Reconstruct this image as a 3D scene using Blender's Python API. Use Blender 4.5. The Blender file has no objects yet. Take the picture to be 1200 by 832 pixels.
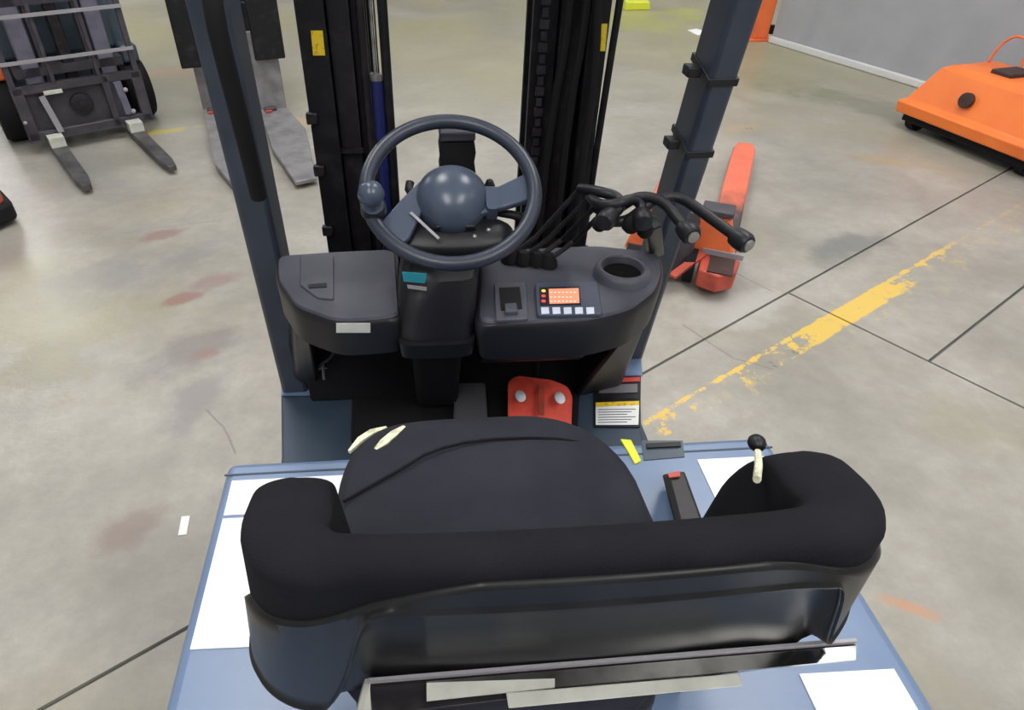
import bpy, bmesh, math, random
from mathutils import Vector, Matrix
import numpy as np
random.seed(4)
S = bpy.context.scene
COL = S.collection
rad = math.radians

# ------------------------------------------------------------------ camera
CAM = np.array([-.133, 0, 1.87]); PITCH, YAW, ROLL, FPX = 38., 5., .8, 770.
def cam_axes():
    p, y, r = map(math.radians, (PITCH, YAW, ROLL))
    f = np.array([math.sin(y)*math.cos(p), math.cos(y)*math.cos(p), -math.sin(p)])
    rt = np.array([math.cos(y), -math.sin(y), 0]); up = np.cross(rt, f)
    return rt*math.cos(r)+up*math.sin(r), up*math.cos(r)-rt*math.sin(r), f
RT, UP, FW = cam_axes()
cd = bpy.data.cameras.new('camera'); cam = bpy.data.objects.new('camera', cd); COL.objects.link(cam)
m = Matrix.Identity(4)
for i in range(3):
    m[i][0] = RT[i]; m[i][1] = UP[i]; m[i][2] = -FW[i]; m[i][3] = CAM[i]
cam.matrix_world = m
cd.sensor_width = 36; cd.lens = FPX*36/1200; cd.shift_x = 46/1200; cd.shift_y = -2/1200; cd.clip_start = .02; cd.clip_end = 200
S.camera = cam
def at(x, y, **k):          # the point of the place seen at a spot of the photograph, on the plane Z=.., Y=.. or X=..
    d = FW + RT*(x-554.)/FPX - UP*(y-414.)/FPX
    a, v = list(k.items())[0]; i = 'XYZ'.index(a); t = (v-CAM[i])/d[i]
    return Vector(CAM+t*d)

# ------------------------------------------------------------------ light and exposure
w = bpy.data.worlds.new('world'); S.world = w; w.use_nodes = True
w.node_tree.nodes['Background'].inputs[0].default_value = (.93, .96, 1, 1)
w.node_tree.nodes['Background'].inputs[1].default_value = .50
S.view_settings.view_transform = 'Standard'; S.view_settings.look = 'None'
S.view_settings.gamma = 1; S.view_settings.exposure = .12
LAMPS = [(-1.5, 3.8), (2.6, 3.8), (-1.5, -3.0), (2.6, -3.0), (-11.2, 18.6), (-8.8, 14.4), (-6.9, 10.6), (6.4, 11.2), (7.2, 1.0)]
LAMP_E = 13.0; LAMP_Z = 6.2; LAMP_SX, LAMP_SY = .62, 1.9

# ------------------------------------------------------------------ materials
def mat(name, col, rough=.5, metal=0, spec=.5, noise=None, bump=None, coat=0, emit=None):
    M = bpy.data.materials.new(name); M.use_nodes = True; N = M.node_tree.nodes; L = M.node_tree.links
    b = N['Principled BSDF']; b.inputs['Base Color'].default_value = (*col, 1)
    b.inputs['Roughness'].default_value = rough; b.inputs['Metallic'].default_value = metal
    b.inputs['Specular IOR Level'].default_value = spec; b.inputs['Coat Weight'].default_value = coat
    tc = N.new('ShaderNodeTexCoord')
    if noise:      # (scale, second colour, contrast low, high)
        n = N.new('ShaderNodeTexNoise'); n.inputs['Scale'].default_value = noise[0]; n.inputs['Detail'].default_value = 6
        L.new(tc.outputs['Object'], n.inputs['Vector'])
        r = N.new('ShaderNodeMapRange'); r.inputs[1].default_value = noise[2]; r.inputs[2].default_value = noise[3]
        L.new(n.outputs['Fac'], r.inputs[0])
        mx = N.new('ShaderNodeMix'); mx.data_type = 'RGBA'; mx.inputs[6].default_value = (*col, 1); mx.inputs[7].default_value = (*noise[1], 1)
        L.new(r.outputs[0], mx.inputs[0]); L.new(mx.outputs[2], b.inputs['Base Color'])
        r2 = N.new('ShaderNodeMapRange'); r2.inputs[3].default_value = rough*.85; r2.inputs[4].default_value = min(1, rough*1.2)
        L.new(n.outputs['Fac'], r2.inputs[0]); L.new(r2.outputs[0], b.inputs['Roughness'])
    if bump:       # (scale, strength)
        n = N.new('ShaderNodeTexNoise'); n.inputs['Scale'].default_value = bump[0]; n.inputs['Detail'].default_value = 3
        L.new(tc.outputs['Object'], n.inputs['Vector'])
        bp = N.new('ShaderNodeBump'); bp.inputs['Strength'].default_value = bump[1]; bp.inputs['Distance'].default_value = .002
        L.new(n.outputs['Fac'], bp.inputs['Height']); L.new(bp.outputs[0], b.inputs['Normal'])
    if emit:
        b.inputs['Emission Color'].default_value = (*emit[0], 1); b.inputs['Emission Strength'].default_value = emit[1]
    return M
K = {}
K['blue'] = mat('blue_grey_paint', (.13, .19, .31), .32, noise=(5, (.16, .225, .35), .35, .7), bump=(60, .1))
K['blue_shaded'] = mat('shaded_blue_grey_paint', (.030, .050, .078), .5, noise=(9, (.045, .067, .095), .4, .7))  # same paint as the hood, with the shade put into a darker colour
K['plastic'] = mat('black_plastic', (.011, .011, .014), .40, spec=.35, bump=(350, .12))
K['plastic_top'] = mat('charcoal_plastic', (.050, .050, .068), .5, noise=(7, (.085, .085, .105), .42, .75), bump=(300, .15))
K['shell'] = mat('glossy_black_shell', (.009, .009, .009), .33, spec=.24, noise=(12, (.018, .018, .018), .4, .7))
K['fabric'] = mat('black_fabric', (.0085, .0085, .011), .95, spec=.15, bump=(500, .5), noise=(14, (.012, .012, .016), .35, .7))
K['fabric_seat'] = mat('worn_black_fabric', (.018, .019, .026), .95, spec=.2, bump=(500, .5), noise=(9, (.028, .029, .038), .35, .7))
K['wheel'] = mat('steering_grey', (.024, .031, .048), .36, bump=(200, .05))
K['hub'] = mat('hub_grey', (.055, .072, .108), .28)
K['rubber'] = mat('rubber', (.008, .008, .009), .8, spec=.25)
K['mast'] = mat('mast_black', (.007, .007, .009), .5, spec=.3, noise=(18, (.022, .020, .022), .5, .75))
K['mast2'] = mat('mast_worn', (.012, .010, .012), .42, spec=.35, noise=(25, (.038, .033, .034), .5, .8))
K['steel'] = mat('worn_steel', (.40, .39, .38), .38, .75, noise=(14, (.24, .23, .23), .4, .7))
K['fork'] = mat('worn_fork_steel', (.27, .26, .265), .45, .3, noise=(9, (.17, .16, .165), .4, .7))
K['fork_dim'] = mat('dull_fork_steel', (.11, .105, .105), .5, .2, noise=(7, (.045, .042, .045), .35, .65))
K['chrome'] = mat('chrome', (.62, .62, .60), .16, 1, noise=(22, (.35, .35, .33), .45, .7))
K['label'] = mat('cream_label', (.56, .56, .50), .5, noise=(25, (.42, .42, .37), .4, .8))
K['white'] = mat('plain_white', (.84, .87, .94), .3, noise=(6, (.76, .80, .90), .45, .8))
K['paper'] = mat('white_paper', (.8, .8, .8), .7)
K['yellow'] = mat('yellow_sticker', (.78, .56, .02), .5, noise=(70, (.55, .30, .02), .55, .62))
K['lime'] = mat('lime_yellow', (.68, .72, .04), .5)
K['cream'] = mat('worn_cream_foam', (.72, .70, .52), .7, noise=(60, (.45, .44, .3), .45, .65))
K['red'] = mat('red_pedal_rubber', (.75, .085, .05), .5, noise=(30, (.60, .06, .04), .4, .7))
K['redbar'] = mat('red_print', (.50, .05, .04), .5)
K['orange'] = mat('orange_paint', (.80, .17, .05), .42, noise=(6, (.62, .12, .04), .45, .8))
K['orange2'] = mat('bright_orange_paint', (.86, .20, .035), .4, noise=(4, (.75, .15, .03), .4, .8))
K['redor'] = mat('worn_red_orange', (.50, .075, .045), .5, noise=(10, (.28, .05, .035), .4, .7))
K['rust'] = mat('dark_rusty', (.035, .02, .018), .6, noise=(12, (.12, .03, .02), .55, .75))
K['blue_hose'] = mat('navy_hose', (.010, .014, .10), .45)
K['teal'] = mat('teal_sticker', (.02, .22, .28), .4)
K['screen'] = mat('lit_screen', (.3, .06, .03), .3, emit=((1, .33, .20), 1.0))
K['screen_w'] = mat('lit_digits', (.5, .3, .25), .3, emit=((1, .62, .5), 1.0))
K['icon_y'] = mat('lit_yellow_icon', (.6, .4, .05), .3, emit=((1, .65, .08), .9))
K['icon_r'] = mat('lit_red_icon', (.5, .05, .05), .3, emit=((.9, .06, .08), .8))
K['button'] = mat('pale_button', (.62, .66, .78), .4)
K['lav'] = mat('lavender_grey_channel', (.17, .165, .22), .4, .2, noise=(8, (.10, .10, .14), .4, .7))
K['slate'] = mat('slate_truck_body', (.060, .085, .110), .4, noise=(5, (.035, .05, .065), .4, .7))
K['carr'] = mat('carriage_dark', (.040, .035, .045), .45, noise=(10, (.065, .058, .072), .4, .7))
K['bar'] = mat('grey_bar', (.33, .32, .34), .4, .2)
K['lampbody'] = mat('lamp_housing', (.6, .6, .6), .4)
K['lamp'] = mat('lamp_diffuser', (.9, .9, .9), .5, emit=((1, .985, .95), LAMP_E))
K['wall'] = mat('pale_grey_wall', (.36, .37, .39), .6, noise=(2.5, (.31, .32, .345), .4, .75))
K['wallbase'] = mat('white_wall_base', (.62, .62, .62), .6)

# fork colour that goes from orange to near black towards the near end
def fading_fork():
    M = mat('orange_fork_dark_at_heel', (.74, .16, .085), .45, noise=(6, (.66, .14, .08), .4, .7))
    N = M.node_tree.nodes; L = M.node_tree.links; b = N['Principled BSDF']
    src = b.inputs['Base Color'].links[0].from_socket
    g = N.new('ShaderNodeNewGeometry'); s = N.new('ShaderNodeSeparateXYZ'); L.new(g.outputs['Position'], s.inputs[0])
    n = N.new('ShaderNodeTexNoise'); n.inputs['Scale'].default_value = 9
    a = N.new('ShaderNodeMath'); a.operation = 'MULTIPLY_ADD'; a.inputs[1].default_value = .5; L.new(n.outputs['Fac'], a.inputs[0]); L.new(s.outputs['Y'], a.inputs[2])
    r = N.new('ShaderNodeMapRange'); r.inputs[1].default_value = 3.75; r.inputs[2].default_value = 4.15
    L.new(a.outputs[0], r.inputs[0])
    mx = N.new('ShaderNodeMix'); mx.data_type = 'RGBA'; mx.inputs[6].default_value = (.045, .04, .042, 1)
    L.new(r.outputs[0], mx.inputs[0]); L.new(src, mx.inputs[7]); L.new(mx.outputs[2], b.inputs['Base Color'])
    return M
K['orfork'] = fading_fork()

# ------------------------------------------------------------------ mesh helpers
WM = {}
class MB:
    def __init__(s, frame=None): s.bm = bmesh.new(); s.F = frame or Matrix.Identity(4)
    def add(s, verts, faces):
        vs = [s.bm.verts.new(Vector(v)) for v in verts]
        for f in faces:
            try: s.bm.faces.new([vs[i] for i in f])
            except ValueError: pass
        return s
    def box(s, c, d, rot=None):
        c = Vector(c); R = rot or Matrix.Identity(3)
        v = [c+R@Vector((x*d[0]/2, y*d[1]/2, z*d[2]/2)) for x in (-1, 1) for y in (-1, 1) for z in (-1, 1)]
        return s.add(v, [(0, 1, 3, 2), (4, 6, 7, 5), (0, 4, 5, 1), (2, 3, 7, 6), (0, 2, 6, 4), (1, 5, 7, 3)])
    def span(s, x0, x1, y0, y1, z0, z1): return s.box(((x0+x1)/2, (y0+y1)/2, (z0+z1)/2), (abs(x1-x0), abs(y1-y0), abs(z1-z0)))
    def beam(s, a, b, wx, wy, up=(0, 1, 0)):     # box beam from a to b, wx across, wy along 'up'
        a, b = Vector(a), Vector(b); z = (b-a).normalized(); y = Vector(up); x = y.cross(z).normalized(); y = z.cross(x)
        R = Matrix((x, y, z)).transposed()
        return s.box((a+b)/2, (wx, wy, (b-a).length), R)
    def loft(s, rings, cap=True):
        n = len(rings[0]); v = [p for r in rings for p in r]; f = []
        for k in range(len(rings)-1):
            for i in range(n):
                j = (i+1) % n; f.append((k*n+i, k*n+j, (k+1)*n+j, (k+1)*n+i))
        if cap: f += [tuple(range(n))[::-1], tuple((len(rings)-1)*n+i for i in range(n))]
        return s.add(v, f)
    def prism(s, poly, z0, z1, inset=0):          # poly in xy
        c = Vector((sum(p[0] for p in poly)/len(poly), sum(p[1] for p in poly)/len(poly)))
        lo = [Vector((p[0], p[1], z0)) for p in poly]; hi = []
        for p in poly:
            q = Vector(p[:2])-c; q = q*(1-inset); hi.append(Vector((c.x+q.x, c.y+q.y, z1)))
        return s.loft([lo, hi])
    def tube(s, pts, r, n=10, smooth=0):
        pts = [Vector(p) for p in pts]
        for _ in range(smooth):
            q = [pts[0]]
            for a, b in zip(pts, pts[1:]): q += [a.lerp(b, .25), a.lerp(b, .75)]
            pts = q+[pts[-1]]
        rs = r if isinstance(r, (list, tuple)) else [r]*len(pts)
        if len(rs) != len(pts): rs = [rs[0]+(rs[-1]-rs[0])*i/(len(pts)-1) for i in range(len(pts))]
        rings = []; t0 = (pts[1]-pts[0]).normalized(); x = t0.orthogonal().normalized()
        for i, p in enumerate(pts):
            t = (pts[min(i+1, len(pts)-1)]-pts[max(i-1, 0)]).normalized()
            x = (x-t*x.dot(t)).normalized(); y = t.cross(x)
            rings.append([p+(x*math.cos(a)+y*math.sin(a))*rs[i] for a in [2*math.pi*k/n for k in range(n)]])
        return s.loft(rings)
    def lathe(s, c, prof, axis=(0, 0, 1), n=24, cap=True):   # prof [(radius, height)]
        c = Vector(c); z = Vector(axis).normalized(); x = z.orthogonal().normalized(); y = z.cross(x)
        return s.loft([[c+z*h+(x*math.cos(a)+y*math.sin(a))*max(r, 1e-4) for a in [2*math.pi*k/n for k in range(n)]] for r, h in prof], cap)
    def torus(s, c, x, y, R, r, n=56, m=14, sy=1.):
        c = Vector(c); x = Vector(x).normalized(); y = Vector(y).normalized(); z = x.cross(y); v = []; f = []
        for i in range(n):
            a = 2*math.pi*i/n; d = x*math.cos(a)+y*math.sin(a)
            for j in range(m):
                b = 2*math.pi*j/m; v.append(c+d*(R+r*math.cos(b))+z*r*sy*math.sin(b))
        for i in range(n):
            for j in range(m): f.append((i*m+j, ((i+1) % n)*m+j, ((i+1) % n)*m+(j+1) % m, i*m+(j+1) % m))
        return s.add(v, f)
    def ball(s, c, r, n=16, sc=(1, 1, 1)):
        c = Vector(c); prof = []
        rings = []
        for k in range(n//2+1):
            ph = math.pi*k/(n//2); rr = max(math.sin(ph), 1e-3)
            rings.append([c+Vector((math.cos(a)*rr*r*sc[0], math.sin(a)*rr*r*sc[1], -math.cos(ph)*r*sc[2])) for a in [2*math.pi*i/n for i in range(n)]])
        return s.loft(rings)
    def grid(s, fn, nu, nv, closeu=False, closev=False):
        v = [fn(i/(nu if closeu else nu-1), j/(nv if closev else nv-1)) for i in range(nu) for j in range(nv)]; f = []
        for i in range(nu if closeu else nu-1):
            for j in range(nv if closev else nv-1):
                a, b = (i+1) % nu, (j+1) % nv
                f.append((i*nv+j, a*nv+j, a*nv+b, i*nv+b))
        return s.add(v, f)
    def build(s, name, material, parent=None, bevel=0, seg=2, angle=38, flat=False, mats=None):
        bm = s.bm
        bmesh.ops.remove_doubles(bm, verts=bm.verts, dist=1e-6)
        bmesh.ops.recalc_face_normals(bm, faces=bm.faces)
        for v in bm.verts: v.co = s.F@v.co
        lo = Vector([min(v.co[i] for v in bm.verts) for i in range(3)]); hi = Vector([max(v.co[i] for v in bm.verts) for i in range(3)])
        c = (lo+hi)/2
        for v in bm.verts: v.co -= c
        me = bpy.data.meshes.new(name); bm.to_mesh(me); bm.free()
        me.materials.append(K[material] if isinstance(material, str) else material)
        for f in me.polygons: f.use_smooth = not flat
        if not flat: me.set_sharp_from_angle(angle=rad(angle))
        o = bpy.data.objects.new(name, me); COL.objects.link(o)
        if bevel:
            b = o.modifiers.new('bevel', 'BEVEL'); b.width = bevel; b.segments = seg; b.limit_method = 'ANGLE'; b.angle_limit = rad(30); b.harden_normals = False
        W = Matrix.Translation(c); WM[o.name] = W
        if parent: o.parent = parent; o.matrix_local = WM[parent.name].inverted()@W
        else: o.matrix_world = W
        return o
def thing(name, label, cat, loc=(0, 0, 0), rz=0, group=None):
    o = bpy.data.objects.new(name, None); COL.objects.link(o); o.empty_display_size = .2
    M = Matrix.Translation(loc)@Matrix.Rotation(rz, 4, 'Z'); o.matrix_world = M; WM[o.name] = M
    o['label'] = label; o['category'] = cat
    if group: o['group'] = group
    return o
def tag(o, label, cat, group=None):
    o['label'] = label; o['category'] = cat
    if group: o['group'] = group
    return o
def decal(quad, th, name, material, parent):     # thin plate on four points
    q = [Vector(p) for p in quad]; n = (q[1]-q[0]).cross(q[2]-q[0]).normalized()
    if n.z < 0: n = -n
    return MB().loft([q, [p+n*th for p in q]]).build(name, material, parent, flat=True)
def quad(pxs, **k): return [at(x, y, **k) for x, y in pxs]
def copy_tree(o, parent=None, M=None):
    c = o.copy(); COL.objects.link(c); c.parent = parent
    if M is not None: c.matrix_world = M; WM[c.name] = M
    for ch in list(o.children): copy_tree(ch, c)
    return c

# ------------------------------------------------------------------ floor
J0 = Vector((-.893, 1.102)); J1 = Vector((3.326, 3.775)); ES = (J1-J0).normalized(); ET = Vector((-ES.y, ES.x))
SJ = (Vector((1.78, 2.80))-J0).dot(ES)
def floor_mat():
    M = bpy.data.materials.new('worn_concrete'); M.use_nodes = True; N = M.node_tree.nodes; L = M.node_tree.links
    b = N['Principled BSDF']; g = N.new('ShaderNodeNewGeometry'); pos = g.outputs['Position']
    def noise(scale, detail=5, rough=.6, vec=pos, dist=0):
        n = N.new('ShaderNodeTexNoise'); n.inputs['Scale'].default_value = scale; n.inputs['Detail'].default_value = detail
        n.inputs['Roughness'].default_value = rough; n.inputs['Distortion'].default_value = dist; L.new(vec, n.inputs['Vector']); return n.outputs['Fac']
    def rng(v, a, bb, c=0, d=1, smooth=False):
        r = N.new('ShaderNodeMapRange'); r.inputs[1].default_value = a; r.inputs[2].default_value = bb; r.inputs[3].default_value = c; r.inputs[4].default_value = d
        if smooth: r.interpolation_type = 'SMOOTHSTEP'
        L.new(v, r.inputs[0]); return r.outputs[0]
    def math_(op, a, bb=None, c=None):
        n = N.new('ShaderNodeMath'); n.operation = op
        for i, v in enumerate((a, bb, c)):
            if v is None: continue
            if isinstance(v, (int, float)): n.inputs[i].default_value = v
            else: L.new(v, n.inputs[i])
        return n.outputs[0]
    def mix(f, a, bb):
        m = N.new('ShaderNodeMix'); m.data_type = 'RGBA'
        if isinstance(f, (int, float)): m.inputs[0].default_value = f
        else: L.new(f, m.inputs[0])
        for i, v in ((6, a), (7, bb)):
            if isinstance(v, tuple): m.inputs[i].default_value = (*v, 1)
            else: L.new(v, m.inputs[i])
        return m.outputs[2]
    sep = N.new('ShaderNodeSeparateXYZ'); L.new(pos, sep.inputs[0]); X, Y = sep.outputs[0], sep.outputs[1]
    # coordinates along and across the joints
    sx = math_('ADD', math_('MULTIPLY', X, ES.x), math_('MULTIPLY', Y, ES.y))
    tx = math_('ADD', math_('MULTIPLY', X, -ES.y), math_('MULTIPLY', Y, ES.x))
    cmb = N.new('ShaderNodeCombineXYZ'); L.new(math_('MULTIPLY', sx, .45), cmb.inputs[0]); L.new(tx, cmb.inputs[1])
    streak = noise(2.2, 6, .65, cmb.outputs[0])
    big = noise(.42, 4, .6); mid = noise(1.6, 7, .65); fine = noise(11, 6, .7); speck = noise(45, 3, .7)
    col = mix(rng(mid, .32, .7), (.265, .248, .215), (.43, .405, .36))
    col = mix(math_('MULTIPLY', rng(streak, .45, .75), .5), col, (.24, .225, .205))
    col = mix(math_('MULTIPLY', rng(fine, .35, .75), .4), col, (.20, .188, .165))
    # olive-yellow areas farther away
    far = math_('MULTIPLY', rng(Y, 4.2, 8.5, smooth=True), rng(big, .3, .6))
    col = mix(math_('MULTIPLY', far, .85), col, (.34, .315, .17))
    col = mix(math_('MULTIPLY', rng(noise(.9, 4, .6), .52, .68), .35), col, (.30, .275, .16))
    col = mix(math_('MULTIPLY', rng(speck, .62, .78), .25), col, (.22, .2, .18))
    wob = noise(2.6, 5, .65)
    def blot(px, py, sxm, sym, ang, c, amt, sharp=.55):
        p = at(px, py, Z=0); nonlocal col
        dx = math_('SUBTRACT', X, p.x); dy = math_('SUBTRACT', Y, p.y); ca, sa = math.cos(ang), math.sin(ang)
        a = math_('DIVIDE', math_('ADD', math_('MULTIPLY', dx, ca), math_('MULTIPLY', dy, sa)), sxm)
        bb = math_('DIVIDE', math_('SUBTRACT', math_('MULTIPLY', dy, ca), math_('MULTIPLY', dx, sa)), sym)
        r = math_('SQRT', math_('ADD', math_('MULTIPLY', a, a), math_('MULTIPLY', bb, bb)))
        r = math_('ADD', r, math_('MULTIPLY_ADD', wob, 2.4, -1.2))
        f = rng(r, 1.0, sharp*.6, 0, min(.9, amt*1.25), True)
        col = mix(f, col, tuple(v*.72 for v in c))
    blot(995, 290, .42, .16, .5, (.20, .21, .21), .55)
    blot(60, 420, .28, .35, .9, (.24, .22, .17), .5)
    blot(30, 370, .6, .9, .9, (.38, .36, .22), .45)
    blot(230, 410, .35, .18, .6, (.25, .22, .23), .5)
    blot(215, 350, .12, .06, .5, (.34, .16, .14), .55)
    blot(250, 330, .16, .12, .5, (.32, .2, .19), .45)
    blot(190, 275, .14, .08, .5, (.32, .18, .16), .5)
    blot(245, 415, .10, .06, .2, (.42, .22, .18), .4)
    blot(150, 320, .5, .3, .5, (.30, .29, .30), .4)
    blot(150, 620, .16, .10, .9, (.30, .22, .20), .5)
    blot(230, 470, .30, .14, 1.2, (.29, .27, .27), .5)
    blot(330, 400, .2, .5, .2, (.52, .45, .40), .4)
    blot(1060, 710, .10, .035, -.5, (.70, .36, .20), .6)
    blot(1045, 190, .5, .14, -.5, (.52, .38, .20), .4)
    blot(905, 95, .9, .45, -.9, (.38, .36, .22), .65)
    blot(1000, 120, .9, .4, -.9, (.26, .27, .19), .55)
    blot(870, 150, .3, .12, .2, (.58, .44, .26), .4)
    blot(750, 25, .8, .9, .2, (.52, .52, .12), .55)
    blot(800, 15, .45, .5, .2, (.55, .55, .14), .6)
    blot(185, 155, .34, .07, .4, (.70, .56, .10), .65)
    blot(200, 85, .5, .22, 0, (.62, .40, .27), .5)
    blot(345, 140, .26, .10, -.9, (.64, .48, .26), .55)
    blot(935, 600, .35, .3, .5, (.40, .36, .24), .4)
    blot(860, 360, .35, .2, .5, (.60, .58, .54), .6)  # painted highlight: gleam of a lamp on the floor put into the colour
    blot(100, 190, .8, .25, -1.0, (.33, .33, .32), .35)
    # yellow painted line, worn: strong in the middle, broken elsewhere
    p0 = Vector((.785, 1.853)); p1 = Vector((2.882, 3.12)); u = (p1-p0).normalized()
    ls = math_('ADD', math_('MULTIPLY', math_('SUBTRACT', X, p0.x), u.x), math_('MULTIPLY', math_('SUBTRACT', Y, p0.y), u.y))
    lt = math_('ADD', math_('MULTIPLY', math_('SUBTRACT', X, p0.x), -u.y), math_('MULTIPLY', math_('SUBTRACT', Y, p0.y), u.x))
    adt = math_('ABSOLUTE', math_('ADD', lt, math_('MULTIPLY_ADD', noise(14, 4), .03, -.015)))
    band = rng(adt, .062, .054)
    edge = math_('MULTIPLY', rng(lt, .030, .038), band)
    core = math_('MULTIPLY', rng(ls, .85, 1.15), rng(ls, 2.0, 1.75))
    wear = noise(9, 6, .75)
    th = math_('ADD', math_('MULTIPLY', core, .17), math_('MULTIPLY', edge, .10))
    ym = math_('MULTIPLY', band, rng(math_('ADD', wear, th), .55, .60))
    ym = math_('MULTIPLY', math_('MULTIPLY', ym, rng(ls, 2.75, 2.4, .25, 1)), rng(ls, -.15, 0))
    col = mix(math_('MULTIPLY', ym, .9), col, (.70, .47, .085))
    spill = math_('MULTIPLY', rng(math_('ABSOLUTE', math_('ADD', lt, .09)), .12, .02), rng(noise(6, 5, .7), .56, .64))
    col = mix(math_('MULTIPLY', math_('MULTIPLY', spill, rng(ls, -.2, .5)), .45), col, (.55, .42, .14))
    # a hairline crack left of the truck, and one short one
    def crack(pts, wdt, c=(.16, .14, .12)):
        nonlocal col
        for (a, bb) in zip(pts, pts[1:]):
            a3, b3 = at(*a, Z=0), at(*bb, Z=0); d = Vector((b3.x-a3.x, b3.y-a3.y)); ln = d.length; d /= ln
            s_ = math_('ADD', math_('MULTIPLY', math_('SUBTRACT', X, a3.x), d.x), math_('MULTIPLY', math_('SUBTRACT', Y, a3.y), d.y))
            t_ = math_('ADD', math_('MULTIPLY', math_('SUBTRACT', X, a3.x), -d.y), math_('MULTIPLY', math_('SUBTRACT', Y, a3.y), d.x))
            t_ = math_('ADD', t_, math_('MULTIPLY_ADD', wob, .03, -.015))
            f = math_('MULTIPLY', rng(math_('ABSOLUTE', t_), wdt, wdt*.4), math_('MULTIPLY', rng(s_, -.01, .01), rng(s_, ln+.01, ln-.01)))
            col = mix(math_('MULTIPLY', f, .55), col, c)
    crack([(242, 480), (262, 500), (276, 532)], .006)
    crack([(856, 316), (905, 342)], .009, (.2, .19, .18))
    crack([(800, 380), (860, 420), (905, 432)], .007)
    crack([(70, 290), (160, 270), (260, 258)], .012, (.26, .25, .24))
    L.new(col, b.inputs['Base Color'])
    L.new(rng(mid, .3, .75, .27, .46), b.inputs['Roughness'])
    b.inputs['Specular IOR Level'].default_value = .4
    bp = N.new('ShaderNodeBump'); bp.inputs['Strength'].default_value = .25; bp.inputs['Distance'].default_value = .01; L.new(fine, bp.inputs['Height']); L.new(bp.outputs[0], b.inputs['Normal'])
    return M
K['floor'] = floor_mat()
K['joint'] = mat('joint_filler', (.10, .10, .10), .8)
fl = MB().span(-24, 24, -14, 30, -.20, -.012).build('floor', 'joint', flat=True); fl['kind'] = 'structure'
def slab(s0, s1, t0, t1):
    g = .007
    c = [J0+ES*s+ET*t for s, t in ((s0+g, t0+g), (s1-g, t0+g), (s1-g, t1-g), (s0+g, t1-g))]
    return MB().loft([[Vector((p.x, p.y, -.012)) for p in c], [Vector((p.x, p.y, 0)) for p in c]]).build('concrete_slab', 'floor', fl, flat=True)
slab(-14, SJ+14, 0, 24)
slab(-14, SJ-6.9, -12, 0); slab(SJ-6.9, SJ, -12, 0); slab(SJ, SJ+14, -.72, 0); slab(SJ, SJ+14, -12, -.72)

# ------------------------------------------------------------------ wall
wa, wb = at(945, 62, Z=0), at(1060, 97, Z=0); wd = (wb-wa).normalized(); wn = Vector((wd.y, -wd.x, 0))
if wn.x < 0: wn = -wn
def wallbox(s0, s1, d0, d1, z0, z1):
    q = [wa+wd*s+wn*d for s, d in ((s0, d0), (s1, d0), (s1, d1), (s0, d1))]
    return MB().loft([[Vector((p.x, p.y, z0)) for p in q], [Vector((p.x, p.y, z1)) for p in q]])
o = wallbox(-.55, 12, .0, .25, 0, 6.4).build('wall_right', 'wall', flat=True); o['kind'] = 'structure'
o = wallbox(-.55, 12, -.05, -.001, 0.001, .07).build('baseboard_right', 'wallbase', bevel=.01); o['kind'] = 'structure'

for nm, a_ in (('wall_back', (-24, 24, 29.5, 29.75)), ('wall_left', (-24, -23.75, -14, 29.5))):
    o = MB().span(*a_, 0, 6.4).build(nm, 'wall', flat=True); o['kind'] = 'structure'
# ------------------------------------------------------------------ ceiling lamps (light the hall, above the frame)
for i, (x, y) in enumerate(LAMPS):
    t = thing('ceiling_light', 'long white ceiling light with flat diffuser hanging above the forklift hall', 'ceiling light', (x, y, LAMP_Z), 0, 'ceiling lights above the hall')
    MB().span(x-LAMP_SX, x+LAMP_SX, y-LAMP_SY, y+LAMP_SY, LAMP_Z+.03, LAMP_Z+.12).build('housing', 'lampbody', t, bevel=.01)
    MB().span(x-LAMP_SX+.03, x+LAMP_SX-.03, y-LAMP_SY+.03, y+LAMP_SY-.03, LAMP_Z, LAMP_Z+.03).build('diffuser', 'lamp', t, flat=True)

# ================================================================== THE FORKLIFT
FK = thing('forklift', 'blue-grey forklift seen from above its black seat, filling the foreground', 'forklift', (0, .6, 0))
# ---- body: hood with counterweight, open at the top only
hood = [(-.545, -.75), (.59, -.75), (.585, .45), (.575, .945), (-.54, .945), (-.53, .45)]
HZ = .88
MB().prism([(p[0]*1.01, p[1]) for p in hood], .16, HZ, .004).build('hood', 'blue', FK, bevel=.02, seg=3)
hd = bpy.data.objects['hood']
MB().prism([(-.50, -.78), (.54, -.78), (.54, -1.05), (.40, -1.16), (-.36, -1.16), (-.50, -1.05)], .14, .80).build('counterweight', 'blue_shaded', FK, bevel=.03, seg=3)
decal([(-.520, .805, HZ), (-.26, .805, HZ), (-.26, .888, HZ), (-.522, .888, HZ)], .0025, 'white_patch', 'white', hd)  # thin white quads laid on top of the hood
decal([(-.516, .549, HZ), (-.26, .542, HZ), (-.26, .797, HZ), (-.520, .797, HZ)], .0025, 'white_patch', 'white', hd)
decal([(.405, .60, HZ), (.545, .60, HZ), (.545, .880, HZ), (.405, .880, HZ)], .0025, 'white_patch', 'white', hd)
decal([(.408, .02, HZ), (.558, .02, HZ), (.556, .440, HZ), (.408, .443, HZ)], .0025, 'white_patch', 'white', hd)
# seams of the hood lid
for a, b in (((-.54, .905), (.575, .905)),):
    MB().beam((*a, HZ+.0005), (*b, HZ+.0005), .004, .002, (0, 0, 1)).build('hood_seam', 'blue_shaded', hd, flat=True)
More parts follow.
